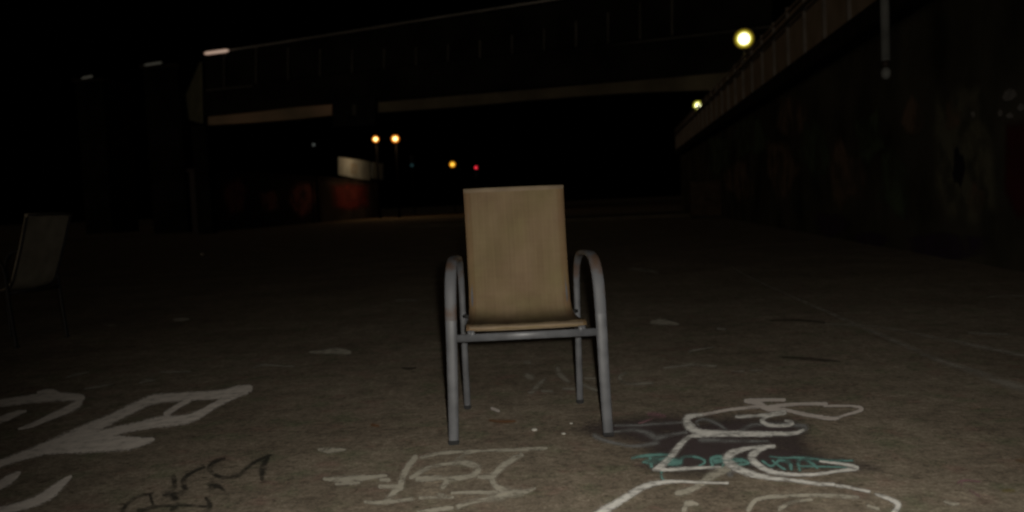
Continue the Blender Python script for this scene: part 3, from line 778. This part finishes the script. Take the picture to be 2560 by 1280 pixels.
# oblique end wall and its stair tower pier
bm = bmesh.new()
e = [at(505,155,40.6), at(508,308,40.6), at(478,300,44.5), at(470,236,44.5)]
dv = Vector((-.12, .04, 0)); a = [bm.verts.new(v - BR) for v in e]; b = [bm.verts.new(v - BR + dv) for v in e]
bm.faces.new(a); bm.faces.new(b[::-1])
for i in range(4): bm.faces.new((a[i], a[(i+1) % 4], b[(i+1) % 4], b[i]))
obj('end_wall', bm, mat('end_wall_paint', (0.09, 0.09, 0.055), vary=0.3, scale=1), br)
for x, yy in ((512, 41.5),):
    p = at(x, 560, yy); bm = bmesh.new(); bev_box(bm, (p.x-BR.x-.35, yy-BR.y, -.0), (p.x-BR.x+.35, yy-BR.y+.7, 5.05), .03); obj('pier', bm, M_fascia, br)
# short glowing strip added for a lamplit glint on the corner of its parapet
M_glint = emit_mat('painted_glint', [(0,.42,.30,.23),(.4,.26,.17,.125),(1,.10,.05,.04)])
M_glint2 = emit_mat('dim_painted_glint', [(0,.030,.028,.022),(1,.010,.009,.007)])
def tube(x0, y0, x1, y1, Y, r, m, label, mount=None):
    p, q = at(x0, y0, Y), at(x1, y1, Y); c = (p + q) / 2
    t = empty('glint_strip', c, label, 'light', 'added glint strips on the rooftops')
    bm = bmesh.new(); v = q - p
    pts = [p - c + v * f for f in (0, .04, .12, .5, .88, .96, 1)]; rr = [r*.35, r*.7, r, r, r, r*.7, r*.35]
    sweep(bm, pts, [(2*a_, 2*a_) for a_ in rr], (0,1,0), 14, 2.0); obj('cover', bm, m, t, True)
    bm = bmesh.new(); cz = -r*1.0
    sweep(bm, [p - c + v*.1 + Vector((0,0.05,cz)), p - c + v*.9 + Vector((0,0.05,cz))], (r*1.2, r*.5), (0,1,0), 8, 3); obj('bracket', bm, M_seam, t)
    return t
tube(510, 134, 572, 126, 40.15, .085, M_glint, 'glowing strip added as a bright pinkish glint at the left corner of the footbridge parapet')

# two dark stair towers to the left of the bridge
def tower(poly, Y, depth, roof_pts, label):
    base = at(poly[0][0], 560, Y); base.z = 0
    t = empty('stair_tower', base, label, 'building', 'dark towers left of the footbridge')
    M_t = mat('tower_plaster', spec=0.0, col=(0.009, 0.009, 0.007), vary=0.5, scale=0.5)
    x0 = at(poly[0][0], 300, Y).x - base.x; x1 = at(poly[1][0], 300, Y).x - base.x
    zt = at(poly[0][0], poly[0][1], Y).z
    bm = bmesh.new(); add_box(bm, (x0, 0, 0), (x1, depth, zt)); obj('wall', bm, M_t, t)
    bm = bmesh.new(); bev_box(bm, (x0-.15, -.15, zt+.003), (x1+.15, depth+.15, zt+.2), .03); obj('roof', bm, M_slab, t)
    for k in range(2):
        for j in range(2):
            wx = x0 + (x1-x0)*(.28+.44*j); wz = 1.6 + k*2.9
            bm = bmesh.new(); bev_box(bm, (wx-.4,-.04,wz), (wx+.4,-.004,wz+1.1), .01); f = obj('window', bm, M_black, t)
    return zt
tower([(366,172),(452,172)], 48, 4, None, 'dark stair tower next to the left end of the footbridge')
tower([(195,206),(262,206)], 56, 4, None, 'dark tower farther left, smaller than the stair tower')
tube(360, 163, 405, 156, 47.6, .07, M_glint2, 'glowing strip added as a dim highlight above the roof of the stair tower')  # glow added for dim highlights along the far rooftops
tube(204, 196, 232, 190, 55.6, .08, M_glint2, 'glowing strip added as a dim highlight on the tower farthest left')

# ------------------------------------------------------------------ left background: long red graffiti wall with a billboard
def LW(px): return 2217 * .865 / ((1560 - px) * .04)      # how far along the receding wall a column of the photo meets it
g0, g1 = at(500, 580, LW(500)), at(952, 545, LW(952))
g0.z = g1.z = 0; dl = (g1 - g0); Ll = dl.length; la = math.atan2(dl.y, dl.x)
lw = empty('graffiti_wall', g0, 'long low dark wall covered in red graffiti under the footbridge', 'wall', rz=la)
M_lwall = mat('dirty_wall', spec=0.0, col=(0.055, 0.048, 0.046), vary=0.5, scale=0.3)
bm = bmesh.new(); bev_box(bm, (0, 0, 0), (Ll, .4, 3.1), .03); obj('wall_face', bm, M_lwall, lw)
bm = bmesh.new(); bev_box(bm, (-.1, -.08, 3.103), (Ll+.1, .48, 3.25), .03); obj('coping', bm, M_lwall, lw)
ML = Matrix.Translation(g0) @ Matrix.Rotation(la, 4, 'Z'); MLI = ML.inverted()
def lwall_paint(poly, m, label, x=-0.02):
    out = []
    for px, py in poly:
        d = MLI.to_3x3() @ ray(px, py); o0 = MLI @ Vector((0, 0, CAM_H)); tt = (x - o0.y) / d.y
        out.append(o0 + d * tt)
    for v in out: v.z = max(v.z, 0.05); v.x = min(max(v.x, .1), Ll - .1); v.z = min(v.z, 3.05)
    c = sum(out, Vector()) / len(out); bm = bmesh.new(); uvl = bm.loops.layers.uv.new('UVMap'); n = len(out)
    vo = [bm.verts.new(p) for p in out]; vi = [bm.verts.new(c + (p - c) * .6) for p in out]
    for i in range(n):
        f = bm.faces.new((vo[i], vo[(i+1) % n], vi[(i+1) % n], vi[i]))
        for lp, v in zip(f.loops, (1, 1, .2, .2)): lp[uvl].uv = (0, v)
    f = bm.faces.new(vi)
    for lp in f.loops: lp[uvl].uv = (0, .2)
    me = bpy.data.meshes.new('graffiti'); bm.to_mesh(me); bm.free()
    o = link('graffiti', me, m, lw); o['label'] = label
P_r = paint_mat('far_red_paint', (0.24, 0.06, 0.06), cover=.9, wear=.45, edge=.8, scale=.7)
P_d = paint_mat('far_dark_red_paint', (0.20, 0.042, 0.042), cover=.9, wear=.4, edge=.8, scale=.5)
P_p = paint_mat('far_pink_paint', (0.55, 0.19, 0.18), cover=.85, wear=.45, edge=.8, scale=.9)
lwall_paint([(555,455),(600,438),(625,470),(610,535),(575,545),(552,505)], P_p, 'dim red smear', -.022)  # brighter paint on the left patches makes up for weak lamplight
lwall_paint([(722,465),(750,450),(790,455),(800,490),(785,530),(755,552),(735,540),(716,505)], P_p, 'pinkish red figure', -.026)
lwall_paint([(820,458),(870,452),(925,460),(930,520),(880,530),(825,525)], P_d, 'dark red patch', -.030)
lwall_paint([(852,470),(900,466),(905,500),(862,510)], P_r, 'brighter red patch', -.034)
lwall_paint([(640,480),(690,470),(705,520),(660,540)], P_p, 'dim red patch', -.036)

def bboard(x0, x1, yt0, yt1, yb0, yb1, label):
    q = [at(x0, yt0, LW(x0)), at(x1, yt1, LW(x1)), at(x1, yb1, LW(x1)), at(x0, yb0, LW(x0))]
    # stand exactly over the wall
    c = (q[0] + q[3]) / 2; base = Vector((c.x, c.y, 3.25))
    t = empty('billboard', base, label, 'billboard', 'white boards above the graffiti wall')
    bm = bmesh.new(); dv = Vector((-dl.y, dl.x, 0)).normalized() * .05
    a = [bm.verts.new(v - base) for v in q]; b = [bm.verts.new(v - base + dv) for v in q]
    bm.faces.new(a); bm.faces.new(b[::-1])
    for i in range(4): bm.faces.new((a[i], a[(i+1) % 4], b[(i+1) % 4], b[i]))
    obj('board', bm, mat('billboard_face', (0.26, 0.31, 0.35), vary=.3, scale=.5), t)
    for f in (.2, .8):
        p = q[3].lerp(q[2], f) - base + dv * .5
        bm = bmesh.new(); cyl(bm, (p.x, p.y, 0), (p.x, p.y, p.z + .02), .07); obj('support', bm, M_black, t, True)
    # faded strokes of its lettering
    bm = bmesh.new(); nn = (q[3]-q[0]).normalized()
    for u0, u1, v0, v1 in ((.36,.42,.25,.8),(.42,.56,.25,.38),(.50,.56,.3,.75),(.42,.56,.66,.78)):
        def P_(u, v): return q[0].lerp(q[1], u).lerp(q[3].lerp(q[2], u), v) - base - dv * .12
        w4 = [bm.verts.new(P_(*k)) for k in ((u0,v0),(u1,v0),(u1,v1),(u0,v1))]; w5 = [bm.verts.new(v.co + dv*.1) for v in w4]
        bm.faces.new(w4)
        for i in range(4): bm.faces.new((w4[i], w4[(i+1) % 4], w5[(i+1) % 4], w5[i]))
    if x1 - x0 > 50: obj('faded_mark', bm, mat('faded_mark', (0.24, 0.24, 0.22), vary=.2, scale=1), t)
    else: bm.free()
bboard(846, 925, 392, 404, 437, 452, 'larger white billboard above the red graffiti wall')
bboard(930, 958, 405, 409, 445, 450, 'smaller dimmer white board right of the larger billboard')

# ------------------------------------------------------------------ far street lamps and signals
M_na = emit_mat('sodium_lamp_glass', [(0,5,3.4,1.3),(.14,2.2,1.1,.3),(.26,1.0,.36,.03),(.5,.5,.10,.003),(1,.10,.02,.001)])
M_na2 = emit_mat('amber_lamp_glass', [(0,1.6,1.0,.15),(.25,1.2,.55,.03),(.5,.55,.16,.003),(1,.12,.015,.001)])
M_refl = emit_mat('reflection_glow', [(0,.06,.065,.06),(1,.01,.01,.01)])
def far_lamp(px, py, Y, rr, m, label, grp, watts=0):
    p = at(px, py, Y); t = empty('street_lamp', (p.x, p.y, 0), label, 'street lamp', grp); h = p.z
    bm = bmesh.new(); cyl(bm, (0,.3,0), (0,.3,h+rr*.8), .10, .06); obj('pole', bm, M_dark_pole, t, True)
    bm = bmesh.new(); sweep(bm, [(0,.3,h+rr*.8),(0,.1,h+rr*1.15),(0,-.1,h+rr*1.1)], (.1,.08), (1,0,0), 8, 2.0)
    ball(bm, (0,0,h+rr*.9), rr*.6, sz=.35, seg=16); obj('hood', bm, M_black, t, True)
    bm = bmesh.new(); ball(bm, (0,0,h), rr, sz=.95, seg=24); obj('lamp_glass', bm, m, t, True)
    if watts:
        ld = bpy.data.lights.new('lamp_light', 'POINT'); ld.energy = watts; ld.color = (1.0, 0.62, 0.30); ld.shadow_soft_size = .3
        lo_ = bpy.data.objects.new('lamp_light', ld); sc.collection.objects.link(lo_); lo_.parent = t; lo_.location = (0, -.2, h - rr*1.2)
far_lamp(939, 348, 70, .29, M_na, 'orange sodium street lamp, left and smaller of the glowing pair under the footbridge', 'orange street lamps far off', 110)
far_lamp(988, 347, 70, .34, M_na, 'orange sodium street lamp, right and larger of the glowing pair under the footbridge', 'orange street lamps far off', 110)
far_lamp(1131, 411, 110, .38, M_na2, 'small amber street lamp just above the chair back, left of the red signal', 'orange street lamps far off')
far_lamp(784, 362, 62, .12, M_refl, 'weakly glowing lamp added for a dim reflection above the graffiti wall', 'added glows far off')  # lamp form is added; its weak glow stands for a reflection
M_red = emit_mat('red_signal_lens', [(0,1.1,.05,.08),(.4,.7,.01,.03),(1,.2,0,.005)])
M_teal = emit_mat('weak_green_lens', [(0,.012,.03,.032),(1,.003,.008,.008)])
M_lens = mat('unlit_lens', (0.02, 0.02, 0.02), rough=.4)
def signal(px, py, Y, m, which, label):
    p = at(px, py, Y); t = empty('traffic_signal', (p.x, p.y, 0), label, 'traffic light', 'traffic signals far off'); h = p.z
    zc = h + (-.42, 0, .42)[2 - which] * 1.0
    zc = h - (which - 1) * .42 * -1
    zc = h - (1 - which) * .42
    bm = bmesh.new(); cyl(bm, (0,.2,0), (0,.2,zc+.6), .08); obj('pole', bm, M_black, t, True)
    bm = bmesh.new(); bev_box(bm, (-.25,-.05,zc-.66), (.25,.15,zc+.66), .04); obj('housing', bm, M_black, t)
    for k in range(3):
        bm = bmesh.new(); ball(bm, (0,-.05,zc + (1-k)*.42), .17, sy=.5, seg=16)
        obj('lens', bm, m if k == which else M_lens, t, True)
signal(1190, 419, 95, M_red, 0, 'far traffic signal showing red just above the chair back')
signal(1030, 413, 95, M_teal, 2, 'far traffic signal with a weak green lens left of the amber lamp')
